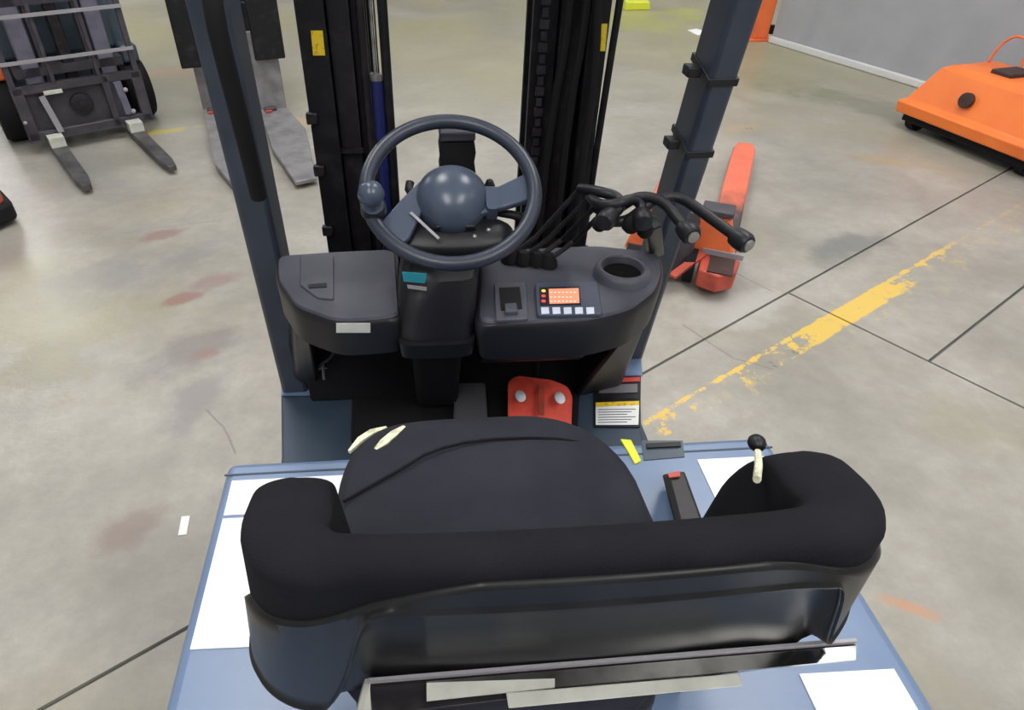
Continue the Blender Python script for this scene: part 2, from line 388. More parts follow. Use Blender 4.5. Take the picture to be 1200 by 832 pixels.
# latch slot
q = quad([(752, 517), (800, 517), (802, 536), (754, 540)], Z=HZ)
decal(q, .002, 'latch_recess', 'slate', hd)
q = quad([(757, 521), (797, 519), (798, 524), (758, 526)], Z=HZ+.003); decal(q, .004, 'latch', 'plastic', hd)
q = quad([(727, 516), (739, 517), (751, 541), (744, 545)], Z=HZ); decal(q, .004, 'yellow_tag', 'lime', hd)
# ---- chassis, deck
MB().prism([(-.50, .95), (.50, .95), (.50, 1.70), (-.50, 1.70)], .12, .50).build('chassis', 'blue_shaded', FK, bevel=.01)
dk = MB().prism([(-.515, .93), (.43, .93), (.477, 1.321), (.552, 1.60), (.552, 1.68), (-.60, 1.68), (-.593, 1.60), (-.545, 1.29)], .48, .53).build('deck', 'blue_shaded', FK, bevel=.008)
decal(quad([(330, 445), (416, 445), (416, 463), (330, 464)], Z=.535), .004, 'deck_edge', 'blue', dk)
q = quad([(698, 428), (751, 420), (753, 441), (697, 443)], Z=.533); decal(q, .003, 'deck_edge', 'blue', dk)
mt = MB().prism([tuple(p[:2]) for p in quad([(414, 440), (680, 440), (676, 520), (412, 520)], Z=.53)], .53, .545).build('floor_mat', 'rubber', FK, bevel=.004)
for yy in (456, 462):
    a, b = at(418, yy, Z=.548), at(530, yy-1, Z=.548)
    if yy == 456: MB().beam(a, b, .012, .008, (0, 0, 1)).build('mat_edge', 'mast2', mt)
# warning label on the deck
wl = decal(quad([(697, 441), (751, 441), (750, 501), (696, 501)], Z=.533), .003, 'warning_label', 'plastic', FK)
Z2 = .5375
decal(quad([(699, 443), (750, 442), (750, 447), (699, 449)], Z=Z2), .001, 'red_bar', 'redbar', wl)
decal(quad([(702, 451), (747, 450), (747, 460), (702, 461)], Z=Z2), .001, 'grey_print', mat('grey_print', (.16, .15, .17), .5), wl)
decal(quad([(702, 463), (747, 462), (747, 467), (702, 468)], Z=Z2), .001, 'grey_print', 'mast2', wl)
decal(quad([(698, 472), (749, 470), (749, 475), (698, 477)], Z=Z2), .001, 'yellow_bar', 'yellow', wl)
decal(quad([(698, 477), (749, 475), (748, 498), (698, 498)], Z=Z2), .001, 'white_print', 'paper', wl)
# text lines of the label
ln = MB()
for k in range(6):
    y = 480+k*3; a = at(701, y, Z=Z2+.0015); b = at(745-(k % 3)*5, y-.6, Z=Z2+.0015)
    ln.beam(a, b, .0022, .0008, (0, 0, 1))
ln.build('text_lines', 'mast2', wl, flat=True)
# wheels
def tyre(parent, c, R, wd_, name='wheel'):
    o = MB().lathe(c, [(R*.55, -wd_/2), (R*.93, -wd_/2), (R, -wd_*.38), (R, wd_*.38), (R*.93, wd_/2), (R*.55, wd_/2)], (1, 0, 0), 36).build(name, 'rubber', parent, angle=30)
    MB().lathe(c, [(R*.54, -wd_*.42), (R*.54, wd_*.42)], (1, 0, 0), 24).build('wheel_rim', 'blue_shaded', o)
    MB().lathe(c, [(R*.2, -wd_*.52), (R*.2, wd_*.52)], (1, 0, 0), 16).build('wheel_hub', 'steel', o)
for x in (-.40, .40): tyre(FK, (x, 1.62, .23), .23, .16)
for x in (-.36, .40): tyre(FK, (x, -.45, .20), .20, .14)

# ---- dashboard
def rounded(pts, r=.04, n=4):
    out = []; m_ = len(pts)
    for i in range(m_):
        p, a, b = Vector(pts[i][:2]), Vector(pts[i-1][:2]), Vector(pts[(i+1) % m_][:2])
        rr = min(r if len(pts[i]) < 3 else pts[i][2], (a-p).length*.45, (b-p).length*.45)
        u, v = p+(a-p).normalized()*rr, p+(b-p).normalized()*rr
        for k in range(n+1):
            t = k/n; out.append(tuple(u*(1-t)**2+p*2*t*(1-t)+v*t*t))
    return out
def outline(px, z): return [tuple(at(x, y, Z=z)[:2]) for x, y in px]
left_px = [(322, 300), (323, 330), (345, 362), (395, 380), (435, 378), (473, 374), (466, 292), (395, 295)]
right_px = [(555, 381), (600, 382), (690, 378), (742, 365), (772, 341), (779, 320), (775, 296), (700, 288), (560, 294)]
DZ = 1.08
def lobes(px, z, cx, sc): 
    return px
def tub(px, cen, drop_to, name, parent, taper, m_):
    P0 = [Vector((*p, 0)) for p in rounded(outline(px, DZ), .03)]
    c = sum(P0, Vector())/len(P0)
    def ring(s, z): return [Vector((c.x+(p.x-c.x)*s, c.y+(p.y-c.y)*s, z)) for p in P0]
    return MB().loft([ring(taper, drop_to), ring(.985, DZ-.05), ring(1.0, DZ-.018), ring(.992, DZ-.006), ring(.965, DZ)]).build(name, m_, parent, angle=50)
db = tub(left_px, 0, .995, 'dashboard', FK, .985, 'plastic')
db2 = tub(right_px, 0, .985, 'console', db, .955, 'plastic')
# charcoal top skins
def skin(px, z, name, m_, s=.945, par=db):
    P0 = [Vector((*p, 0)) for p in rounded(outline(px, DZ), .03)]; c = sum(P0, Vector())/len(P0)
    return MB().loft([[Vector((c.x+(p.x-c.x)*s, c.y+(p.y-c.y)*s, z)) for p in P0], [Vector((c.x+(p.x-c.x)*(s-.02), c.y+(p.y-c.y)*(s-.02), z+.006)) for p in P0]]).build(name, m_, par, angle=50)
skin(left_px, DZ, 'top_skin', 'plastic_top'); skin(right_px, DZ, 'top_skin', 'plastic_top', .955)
TZ = DZ+.007
# lid of the left bin
lid = [(352, 301), (391, 301), (391, 352), (372, 350), (352, 335)]
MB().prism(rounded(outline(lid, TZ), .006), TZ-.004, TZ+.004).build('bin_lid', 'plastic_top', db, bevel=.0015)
decal(quad([(361, 334), (383, 332), (383, 337), (362, 338)], Z=TZ+.004), .002, 'finger_slot', 'plastic', db)
# white label on the left front face (the face falls away below the rim)
def face_y(px, py, y=1.115): return at(px, py, Y=y)
decal([at(394, 379, Y=1.112), at(434, 379, Y=1.112), at(434, 390, Y=1.112), at(394, 390, Y=1.112)], .0015, 'white_label', 'label', db)
MB().span(-.185, -.04, 1.13, 1.42, .99, 1.06).build('centre_bridge', 'plastic', db, bevel=.008)
# lower bulkhead and side legs down to the deck
MB().span(-.49, .40, 1.50, 1.60, .53, .94).build('bulkhead', 'rubber', FK, bevel=.01)
MB().loft([[Vector((*p, 1.0)) for p in ((-.468, 1.40), (-.435, 1.27), (-.40, 1.23), (-.44, 1.5), (-.48, 1.5))], [Vector((*p, .535)) for p in ((-.565, 1.60), (-.54, 1.57), (-.47, 1.55), (-.47, 1.64), (-.57, 1.64))]]).build('cowl_leg', 'plastic', FK, bevel=.008)
MB().loft([[Vector((.35, 1.20, 1.0)), Vector((.40, 1.25, 1.0)), Vector((.42, 1.42, 1.0)), Vector((.35, 1.45, 1.0))], [Vector((.31, 1.46, .54)), Vector((.46, 1.50, .54)), Vector((.50, 1.60, .54)), Vector((.31, 1.60, .54))]]).build('cowl_leg', 'plastic', FK, bevel=.012)
MB().loft([[Vector((-.43, 1.40, 1.0)), Vector((-.40, 1.38, 1.0)), Vector((-.40, 1.45, 1.0)), Vector((-.46, 1.46, 1.0))], [Vector((-.47, 1.575, .54)), Vector((-.36, 1.575, .54)), Vector((-.36, 1.63, .54)), Vector((-.50, 1.63, .54))]]).build('cowl_leg', 'plastic', FK, bevel=.012)
MB().loft([[Vector((-.02, 1.26, 1.0)), Vector((.33, 1.26, 1.0)), Vector((.33, 1.45, 1.0)), Vector((-.02, 1.45, 1.0))], [Vector((.0, 1.36, .76)), Vector((.29, 1.36, .76)), Vector((.29, 1.5, .76)), Vector((.0, 1.5, .76))]]).build('knee_panel', 'plastic', FK, bevel=.02)
MB().loft([[Vector((-.17, 1.17, .99)), Vector((-.05, 1.17, .99)), Vector((-.05, 1.4, .99)), Vector((-.17, 1.4, .99))], [Vector((-.17, 1.42, .56)), Vector((-.05, 1.42, .56)), Vector((-.05, 1.55, .56)), Vector((-.17, 1.55, .56))]]).build('column_trunk', 'rubber', FK, bevel=.02)
# parking brake lever bits in the left foot well
pb = MB().tube([at(368, 437, Z=.66), at(372, 428, Z=.70), at(386, 420, Z=.74), at(392, 412, Z=.76)], .007, 8, 1).build('parking_brake', 'mast2', FK)
MB().tube([at(366, 432, Z=.66), at(384, 430, Z=.66)], .006, 8).build('crossbar', 'steel', pb)
MB().tube([at(378, 425, Z=.68), at(380, 444, Z=.62)], .005, 8).build('link', 'steel', pb)
# ---- pedals
def pedal(px, name, m_, z=.60, tilt=.05):
    P = [at(x, y, Z=z) for x, y in px]; c = sum(P, Vector())/len(P)
    up = [Vector((p.x, p.y, z+(p.y-c.y)*.35)) for p in [Vector((*q, 0)) for q in rounded([tuple(p[:2]) for p in P], .012)]]
    lo = [p-Vector((0, 0, .014)) for p in up]
    mid_ = [Vector((c.x+(p.x-c.x)*.93, c.y+(p.y-c.y)*.93, p.z+.005)) for p in up]
    return MB().loft([lo, up, mid_]).build(name, m_, FK, angle=50)
bp_ = pedal([(596, 490), (595, 452), (604, 447), (628, 449), (645, 450), (665, 455), (671, 463), (671, 490)], 'brake_pedal', 'red')
gpd = pedal([(531, 488), (533, 456), (569, 455), (572, 488)], 'accelerator_pedal', mat('grey_rubber', (.05, .05, .06), .7), .585)
for cx, cy in ((610, 464), (656, 466)):
    c = at(cx, cy, Z=.625)
    MB().ball(c, .017, 12, (.9, 1.5, .4)).build('white_mark', 'white', bp_)
MB().beam(at(634, 452, Z=.628), at(634, 486, Z=.606), .018, .006, (0, 0, 1)).build('rib', 'redor', bp_, bevel=.002)
MB().tube([(.19, 1.50, .60), (.19, 1.52, .80)], .012, 8).build('pedal_arm', 'mast', bp_)

# ---- display panel on the console
Z3 = TZ+.002
dp = MB().prism(rounded(outline([(627, 334), (700, 333), (706, 370), (629, 372)], Z3), .008), Z3-.004, Z3+.006).build('display_panel', mat('display_housing', (.055, .065, .095), .35), FK, bevel=.002)
Z4 = Z3+.0065
decal(quad([(632, 337), (679, 336), (681, 357), (633, 358)], Z=Z4), .001, 'screen_glass', 'plastic', dp)
decal(quad([(643, 339), (678, 338), (679, 355), (644, 356)], Z=Z4+.0012), .001, 'screen', 'screen', dp)
dg = MB()
for r_, n_ in ((342.5, 7), (348, 6), (353, 7)):
    for k in range(n_):
        a = at(646+k*4.6, r_, Z=Z4+.0024); dg.box(a, (.0048, .0032, .0006))
dg.build('digits', 'screen_w', dp, flat=True)
for (x, y, k_) in ((637, 341, 'icon_y'), (637, 347, 'icon_r'), (637, 353, 'icon_r')):
    MB().lathe(at(x, y, Z=Z4+.0012), [(.0048, 0), (.0048, .001)], n=10).build('warning_icon', k_, dp)
for k in range(5):
    x0 = 634+k*13.2
    decal(quad([(x0, 361), (x0+9, 360.8), (x0+9.6, 368), (x0+.6, 368.4)], Z=Z4), .002, 'button', 'button', dp)
# key switch slot
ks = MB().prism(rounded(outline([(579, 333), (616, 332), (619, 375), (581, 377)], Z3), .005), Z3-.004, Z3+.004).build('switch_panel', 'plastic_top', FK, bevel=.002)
MB().prism(outline([(585, 338), (609, 337), (612, 362), (587, 364)], Z3+.004), Z3+.004, Z3+.006).build('switch_well', 'rubber', ks)
MB().prism(outline([(591, 359), (605, 358), (607, 368), (592, 369)], Z3+.006), Z3+.004, Z3+.014).build('rocker', 'plastic_top', ks, bevel=.002)
# cup holder
cc = at(730, 313, Z=DZ+.028); rr_ = .058
cu = MB().lathe((cc.x, cc.y, 0), [(rr_*1.18, DZ-.01), (rr_*1.1, DZ+.018), (rr_*1.0, DZ+.030), (rr_*.88, DZ+.031), (rr_*.80, DZ+.026), (rr_*.74, DZ+.009)], n=36, cap=False).build('cup_holder', 'plastic_top', FK, angle=60)
MB().lathe((cc.x, cc.y, 0), [(rr_*.80, DZ+.0262), (rr_*.77, DZ+.0125), (.001, DZ+.0125)], n=36, cap=False).build('cup_well', mat('deep_black', (.004, .004, .004), .9, spec=.1), cu)

# ---- steering column and wheel
WC = Vector((-.071, 1.29, 1.295)); el = rad(59)
WN = Vector((0, -math.cos(el), math.sin(el))); WX = Vector((1, -.02, 0)).normalized(); WY = Vector((0, math.sin(el), math.cos(el)))
def WP(x, y, h=0): return WC+WX*x+WY*y+WN*h
def ringpts(c, ax, ay, X, Y, n=20, pw=2.6):
    out = []
    for k in range(n):
        a = 2*math.pi*k/n; ca, sa = math.cos(a), math.sin(a)
        out.append(Vector(c)+X*ax*math.copysign(abs(ca)**(2/pw), ca)+Y*ay*math.copysign(abs(sa)**(2/pw), sa))
    return out
EX, EY = Vector((1, 0, 0)), Vector((0, 1, 0))
sc = MB().loft([ringpts((-.112, 1.24, 1.0), .088, .125, EX, EY, 24, 5), ringpts((-.11, 1.235, 1.07), .086, .12, EX, EY, 24, 4.5), ringpts((-.098, 1.25, 1.16), .082, .105, EX, EY, 24, 4),
     ringpts(WP(0, -.02, -.06), .075, .07, WX, WY, 24, 3), ringpts(WP(0, 0, -.035), .06, .055, WX, WY, 24, 2.4)]).build('steering_column', 'plastic', FK, angle=50)
decal([at(471, 319, Y=1.125), at(500, 321, Y=1.125), at(498, 332, Y=1.125), at(473, 330, Y=1.125)], .002, 'teal_sticker', 'teal', sc)
decal([at(477, 334, Y=1.128), at(500, 337, Y=1.128), at(500, 341, Y=1.128), at(478, 338, Y=1.128)], .002, 'silver_sticker', 'bar', sc)
MB().loft([ringpts((-.112, 1.145, .985), .078, .03, EX, EY, 20, 4), ringpts((-.112, 1.133, 1.03), .082, .03, EX, EY, 20, 4)]).build('column_skirt', 'plastic', sc)
sw = MB().torus(WC, WX, WY, .1755, .0155, 72, 16, .95).build('steering_wheel', 'wheel', FK)
MB().lathe(WP(.002, -.012, -.03), [(.074, -.012), (.078, .012), (.072, .032), (.056, .052), (.034, .064), (.012, .068), (.001, .0685)], WN, 36).build('hub', 'hub', sw, angle=60)
def plate(poly, h0, h1, name, m_):
    return MB().loft([[WP(x, y, h0) for x, y in poly], [WP(x, y, h1) for x, y in poly]]).build(name, m_, sw, bevel=.004)
plate([(-.06, .03), (-.062, -.05), (-.09, -.112), (-.118, -.135), (-.150, -.080), (-.105, -.02)], -.022, -.004, 'spoke', 'hub')
plate([(.06, .012), (.10, .010), (.168, .045), (.172, -.022), (.10, -.045), (.055, -.060)], -.022, -.004, 'spoke', 'hub')
plate([(-.02, -.06), (.03, -.058), (.05, -.085), (-.04, -.085)], -.03, -.010, 'spoke_web', 'plastic')
# dark column head below the spokes with stalks
MB().loft([ringpts(WP(0, -.075, -.07), .135, .055, WX, WY, 24, 3), ringpts(WP(0, -.085, -.040), .125, .045, WX, WY, 24, 3), ringpts(WP(0, -.085, -.028), .10, .034, WX, WY, 24, 3)]).build('column_head', 'plastic', sc, angle=50)
MB().tube([WP(.07, -.02, -.05), WP(.13, -.035, -.045), WP(.15, -.045, -.04)], [.008, .011], 10).build('direction_stalk', 'plastic', sc)
MB().tube([WP(-.07, -.0, -.05), WP(-.088, .035, -.045), WP(-.085, .05, -.045)], .010, 10).build('direction_stalk', 'plastic', sc)
for x, y in ((.045, -.098), (.075, -.083)): MB().ball(WP(x, y, -.028), .006, 10).build('screw', 'steel', sc)
MB().beam(WP(-.085, -.055, .000), WP(-.03, -.118, .000), .006, .003, WN).build('hub_trim', 'bar', sw)
MB().loft([ringpts(WP(.082, -.028, -.04), .016, .028, WX, WY, 12, 4), ringpts(WP(.085, -.028, .006), .014, .026, WX, WY, 12, 4)]).build('horn_block', 'hub', sw)
# spinner knob
kc = at(440, 237, Z=1.325)
k0 = WP(-.160, -.050, .010)
sk = MB().lathe(k0, [(.020, 0), (.022, .012), (.013, .018), (.012, .030), (.022, .036), (.0265, .048), (.024, .062), (.014, .072), (.001, .075)], WN, 24).build('spinner_knob', 'hub', FK, angle=60)
MB().lathe(k0, [(.026, -.012), (.026, .006)], WN, 20).build('knob_clamp', 'plastic', sk)

# ---- black ribbed housing in front of the dash
rb = MB()
pr = []
for k in range(15):
    z = 1.0+k*.0235; s_ = 1.0 if k % 2 else .92; pr.append([Vector((-.046+x*.042*s_, 1.50+y*.04*s_, z)) for x, y in ((-1, -1), (1, -1), (1, 1), (-1, 1))])
rb.loft(pr).build('ribbed_housing', 'rubber', FK, bevel=.003)
MB().box((-.046, 1.50, 1.342), (.082, .075, .022)).build('housing_cap', 'plastic_top', bpy.data.objects['ribbed_housing'], bevel=.005)
MB().span(-.12, .03, 1.44, 1.58, .95, 1.02).build('housing_foot', 'plastic', bpy.data.objects['ribbed_housing'], bevel=.005)
for sx_ in (-1, 1):
    MB().ball((-.046+sx_*.075, 1.46, 1.22 if sx_ > 0 else 1.215), .017, 10, (.8, 1, 1.4)).build('side_clip', 'plastic', bpy.data.objects['ribbed_housing'])
    MB().beam((-.046+sx_*.03, 1.47, 1.215), (-.046+sx_*.07, 1.46, 1.215), .012, .012).build('clip_arm', 'plastic', bpy.data.objects['ribbed_housing'])

# ---- hydraulic levers
def lever(base, rodtop, arc, knob, big=False):
    b0 = at(*base, Z=1.10); r1 = at(*rodtop[:2], Z=rodtop[2])
    lv = MB().tube([b0, at(base[0]+30, base[1]-22, Z=1.14), r1], .0058, 8).build('hydraulic_lever', 'mast', FK)
    pts = [r1]+[at(x, y, Z=z) for x, y, z in arc]+[at(knob[0], knob[1], Z=knob[2])]
    MB().tube(pts, .0115, 10, 2).build('lever_arm', 'plastic', lv)
    kp = pts[-1]; d = (pts[-1]-pts[-2]).normalized(); d = Vector((d.x, d.y-.4, d.z*.5)).normalized()
    MB().lathe(kp-d*.022, [(.010, 0), (.019, .006), (.021, .02), (.021, .036), (.017, .043), (.001, .045)], d, 18).build('lever_knob', 'plastic', lv, angle=45)
    if big: MB().lathe(kp+d*.021, [(.012, 0), (.012, .004)], d, 14).build('silver_cap', 'steel', lv)
    MB().lathe(Vector((b0.x, b0.y, TZ)), [(.022, 0), (.020, .012), (.010, .03)], n=14).build('lever_boot', 'rubber', lv)
    return lv
lever((598, 300), (680, 221, 1.27), [(700, 224, 1.285), (724, 230, 1.28), (729, 243, 1.27)], (712, 256, 1.26))
lever((613, 302), (692, 230, 1.265), [(700, 240, 1.27), (722, 240, 1.28), (742, 232, 1.285), (752, 240, 1.27)], (753, 256, 1.26))
lever((629, 303), (697, 243, 1.25), [(715, 252, 1.25), (733, 238, 1.27), (752, 229, 1.285), (778, 236, 1.285), (792, 254, 1.27)], (806, 271, 1.26), True)
lever((643, 305), (699, 256, 1.235), [(730, 262, 1.24), (752, 246, 1.26), (768, 234, 1.28), (795, 229, 1.285), (820, 246, 1.275), (843, 263, 1.265)], (868, 281, 1.255), True)
for x, y, z, r_ in ((703, 262, 1.23, .018), (740, 262, 1.24, .022), (756, 270, 1.22, .018), (604, 296, 1.10, .02), (640, 305, 1.09, .018)):
    MB().ball(at(x, y, Z=z), r_, 12).build('lever_joint', 'rubber', FK)
MB().beam(at(768, 296, Z=1.06), at(764, 262, Z=1.22), .035, .03).build('lever_stay', 'plastic', FK, bevel=.004)

# ---- pillars of the overhead guard (they lean back towards the top)
def pillar(sx_, pts, name):
    m_ = MB()
    for a, b in zip(pts, pts[1:]): m_.beam(a, b, .078 if sx_ < 0 else .064, .12, (0, 1, 0))
    return m_.build(name, 'slate2', FK, bevel=.012)
K['slate2'] = mat('pillar_blue_grey', (.030, .040, .062), .42, noise=(8, (.045, .058, .085), .4, .7))
pl = pillar(-1, [(-.54, 1.60, .53), (-.515, 1.42, 2.03)], 'guard_pillar')
pr_ = pillar(1, [(.54, 1.70, .53), (.52, 1.37, 2.03)], 'guard_pillar')
MB().beam((-.56, 1.40, 2.05), (.56, 1.40, 2.05), .09, .06, (0, 0, 1)).build('guard_crossbar', 'slate2', FK, bevel=.01)
gh = MB().tube([at(246, -60, X=-.50), at(244, -45, X=-.46), at(251, 20, X=-.46), at(266, 80, X=-.46), at(284, 150, X=-.46), at(303, 230, X=-.47)], .017, 12, 1).build('grab_handle', 'rubber', pl)
for q in ((284, 150, -.46), (303, 230, -.47), (251, 20, -.46)):
    a = at(q[0], q[1], X=q[2]); MB().tube([a, (-.52, 1.60-(a.z-.53)*.12, a.z+.01)], .010, 8).build('handle_bracket', 'rubber', pl)
pa, pb_ = Vector((.54, 1.70, .53)), Vector((.52, 1.37, 2.03)); pd = (pb_-pa).normalized()
for z in (1.475, 1.30):
    c = pa+pd*((z-.53)/pd.z); MB().beam(c-pd*.009, c+pd*.009, .069, .125).build('pillar_band', 'plastic', pr_, bevel=.002)
    MB().box(c+Vector((-.055, -.01, 0)), (.03, .04, .022)).build('pillar_clip', 'plastic', pr_, bevel=.003)
# ---- mast
ms = thing  # mast is a part: its cross members carry the rails
mast = MB().span(-.42, .40, 1.80, 1.86, .25, .37).span(-.42, .40, 1.80, 1.86, 2.0, 2.08).span(-.42, .40, 1.80, 1.86, .78, .84).build('mast', 'mast', FK, bevel=.004)
def rail(x0, x1, y0, y1, m_='mast', open_side=1):
    b = MB(); z0, z1 = .10, 2.06; t_ = .018
    b.span(x0, x1, y0, y0+t_, z0, z1); b.span(x0, x1, y1-t_, y1, z0, z1)
    xa = (x0, x0+t_) if open_side > 0 else (x1-t_, x1)
    b.span(xa[0], xa[1], y0+t_, y1-t_, z0, z1)
    return b.build('mast_rail', m_, mast, flat=True)
rail(-.412, -.345, 1.74, 1.88, 'mast', 1); rail(-.343, -.290, 1.78, 1.90, 'mast2', 1); rail(-.288, -.250, 1.80, 1.92, 'mast', 1)
rail(.296, .345, 1.74, 1.88, 'mast', -1); rail(.232, .292, 1.78, 1.90, 'mast2', -1); rail(.165, .228, 1.80, 1.92, 'mast', -1)
MB().tube([(-.262, 1.765, .12), (-.262, 1.765, 2.05)], .011, 10).build('hydraulic_pipe', 'mast2', mast)
MB().tube([(-.205, 1.77, .2), (-.209, 1.76, 2.03)], .0125, 10).build('hydraulic_pipe', 'mast', mast)
MB().tube([(-.234, 1.765, .4), (-.234, 1.765, 1.385)], .016, 12).build('lift_cylinder', 'blue_hose', mast)
MB().tube([(-.234, 1.765, 1.385), (-.234, 1.765, 1.40)], .018, 12).build('cylinder_collar', 'steel', mast)
MB().tube([(-.234, 1.765, 1.40), (-.234, 1.765, 2.05)], .0085, 12).build('cylinder_rod', 'chrome', mast)
# chain on the right side
ch = MB()
for k in range(62):
    z = .35+k*.027
    ch.box((.190, 1.775, z), (.022 if k % 2 else .014, .012, .021))
o = ch.build('lift_chain', 'mast2', mast, flat=True); o['kind'] = 'stuff'
for k, pts in enumerate(([(.315, 1.72, .95), (.305, 1.70, 1.15), (.318, 1.71, 1.4), (.30, 1.72, 1.62), (.27, 1.74, 2.0)], [(.265, 1.74, .95), (.262, 1.73, 1.3), (.285, 1.73, 1.55), (.27, 1.74, 2.0)],
                         [(.215, 1.76, .95), (.222, 1.75, 1.3), (.245, 1.74, 1.5), (.235, 1.75, 2.0)])):
    MB().tube(pts, .011, 8, 2).build('hydraulic_hose', 'rubber', mast)
MB().tube([(.352, 1.75, .90), (.358, 1.75, 1.25), (.368, 1.75, 1.62), (.375, 1.75, 2.0)], .0095, 8).build('hydraulic_pipe', 'mast', mast)
for z in (1.30, 1.16, .98):
    MB().box((-.405, 1.735, z), (.03, .02, .03)).build('rail_bolt', 'mast2', mast, bevel=.004)
MB().box((-.33, 1.77, 1.2), (.09, .012, .012)).build('hose_clamp', 'mast2', mast)
decal([at(364, 36, Y=1.735), at(378, 36, Y=1.735), at(381, 65, Y=1.735), at(367, 65, Y=1.735)], .003, 'yellow_sticker', 'yellow', mast)
decal([at(702, 28, Y=1.728), at(712, 28, Y=1.728), at(709, 60, Y=1.728), at(703, 60, Y=1.728)], .003, 'yellow_sticker', 'yellow', mast)
# carriage and forks low in front
MB().span(-.42, .42, 1.94, 1.98, .18, .26).span(-.42, .42, 1.94, 1.98, .50, .58).build('fork_carriage', 'mast', FK, bevel=.004)
for x in (-.22, .22):
    MB().span(x-.05, x+.05, 1.98, 2.02, .05, .60).prism([(x-.05, 1.98), (x+.05, 1.98), (x+.05, 2.85), (x+.03, 3.0), (x-.03, 3.0), (x-.05, 2.85)], .05, .085).build('fork', 'fork', FK, bevel=.003)

# ---- seat
SCX = -.045
def cushion_fn(s=1.0, z0=.99, z1=1.10):
    def f(u, v):
        a = 2*math.pi*u; ca, sa = math.cos(a), math.sin(a)
        pw = 4.4 if sa > 0 else 3.4
        x = .238*math.copysign(abs(ca)**(2/pw), ca); y = (.275 if sa > 0 else .245)*math.copysign(abs(sa)**(2/pw), sa)
        if y > 0: x *= 1-(.04 if x < 0 else .20)*(y/.245)**2.2
        k = math.sin(v*math.pi/2); r = 1-(max(0, v-.0))**6*0
        # v: 0 bottom edge .. 1 centre of the top
        if v < .28: rr = .95+.05*(v/.28); z = z0+(z1-z0)*.62*(v/.28)
        else:
            t = (v-.28)/.72; rr = math.cos(t*math.pi/2)**.55 if t < 1 else 0; z = z0+(z1-z0)*(.62+.38*math.sin(min(1, t*1.9)*math.pi/2))
        x *= rr*s; y *= rr*s
        z += .010*max(0, (abs(x)-.12)/.1)*(1 if rr < .93 else .4)   # side bolsters
        z -= .014*max(0, (y-.12)/.12)                          # front falls away
        z += .0022*math.sin(9*(x*.8-y)+1)*(1 if v > .3 else 0)
        return Vector((SCX+x, .575+y, z))
    return f
MB().grid(cushion_fn(), 72, 26, closeu=True).build('seat_cushion', 'fabric_seat', FK, angle=70)
cush = bpy.data.objects['seat_cushion']
MB().prism(rounded([(SCX-.20, .36), (SCX+.20, .36), (SCX+.19, .78), (SCX-.19, .78)], .05), .885, 1.0).build('seat_base', 'plastic', cush, bevel=.012)
# worn cream strips on the left front corner of the cushion
def on_cushion(px, py, z): return at(px, py, Z=z)
def strip(px, w0, name, m_):
    b = MB(); pts = [at(x, y, Z=z) for x, y, z in px]; n = len(pts); L_, R_ = [], []
    for i, p in enumerate(pts):
        t = (pts[min(i+1, n-1)]-pts[max(0, i-1)]).normalized(); sd = Vector((0, 0, 1)).cross(t).normalized(); ww = w0*math.sin(math.pi*(.12+.76*i/(n-1)))
        L_.append(p+sd*ww); R_.append(p-sd*ww)
    b.loft([[L_[i], R_[i], R_[i]-Vector((0, 0, .006)), L_[i]-Vector((0, 0, .006))] for i in range(n)])
    return b.build(name, m_, cush, angle=60)
strip([(409, 528, 1.080), (422, 514, 1.084), (436, 505, 1.083), (453, 500, 1.078)], .006, 'worn_edge', 'cream')
strip([(440, 526, 1.098), (450, 517, 1.098), (462, 507, 1.092), (474, 499, 1.084)], .0075, 'worn_patch', 'cream')
MB().tube([at(402, 588, Z=1.111), at(440, 566, Z=1.108), at(470, 550, Z=1.106), at(505, 528, Z=1.102), at(560, 515, Z=1.096), at(640, 512, Z=1.094), at(690, 520, Z=1.098)], .0025, 6, 1).build('seam', 'fabric', cush)

# backrest: u across, section from inner bottom over the top to outer bottom
def plan(u):       # u in -1..1 -> centreline x, y, outward normal; the wings flare out and forward
    a = abs(u); s = 1 if u >= 0 else -1
    TH = 1.50; Y0 = .343
    if a < .5: x = a/.5*.212; y = Y0-.006*(1-(a/.5)**2); nx, ny = .0, -1.
    else:
        t = (a-.5)/.5; R_ = .056
        if t < .45:
            th = t/.45*TH; x = .212+R_*math.sin(th); y = Y0+R_*(1-math.cos(th)); nx, ny = math.sin(th), -math.cos(th)
        else:
            th = TH; x0 = .212+R_*math.sin(th); y0 = Y0+R_*(1-math.cos(th)); q = (t-.45)/.55
            x = x0+q*.138*math.cos(th); y = y0+q*.138*math.sin(th); nx, ny = math.sin(th), -math.cos(th)
    return s*x, y, s*nx, ny
ZT = 1.395
def top_z(u):
    a = abs(u)
    if a < .45: return ZT
    t = (a-.45)/.55
    return ZT-.062*t**1.5-.15*max(0, (t-.66)/.34)**2.2
def pt(u, side, z):   # side -1 inner .. +1 outer, at height z
    x, y, nx, ny = plan(u); a = abs(u)
    g = max(0, 1-abs(a-.66)/.24); g = g*g*(3-2*g)
    th_ = .025+.010*g+.008*min(1, max(0, a-.66)/.1)
    th_ *= math.sqrt(max(.02, 1-max(0, (a-.80)/.20)**2.4))
    k = ZT-z
    X = x+nx*th_*side; Yy = y+ny*th_*side+.14*k*(1 if side > 0 else .8)
    q_ = (side+1)/2; X *= 1+(.45 if x < 0 else .62)*min(max(0, k), .3)*q_-.25*max(0, k)*(1-q_)*(1 if a > .45 else 0)
    return X, Yy
BX = -.003
def sstep(x, a, b): t = max(0, min(1, (x-a)/(b-a))); return t*t*(3-2*t)
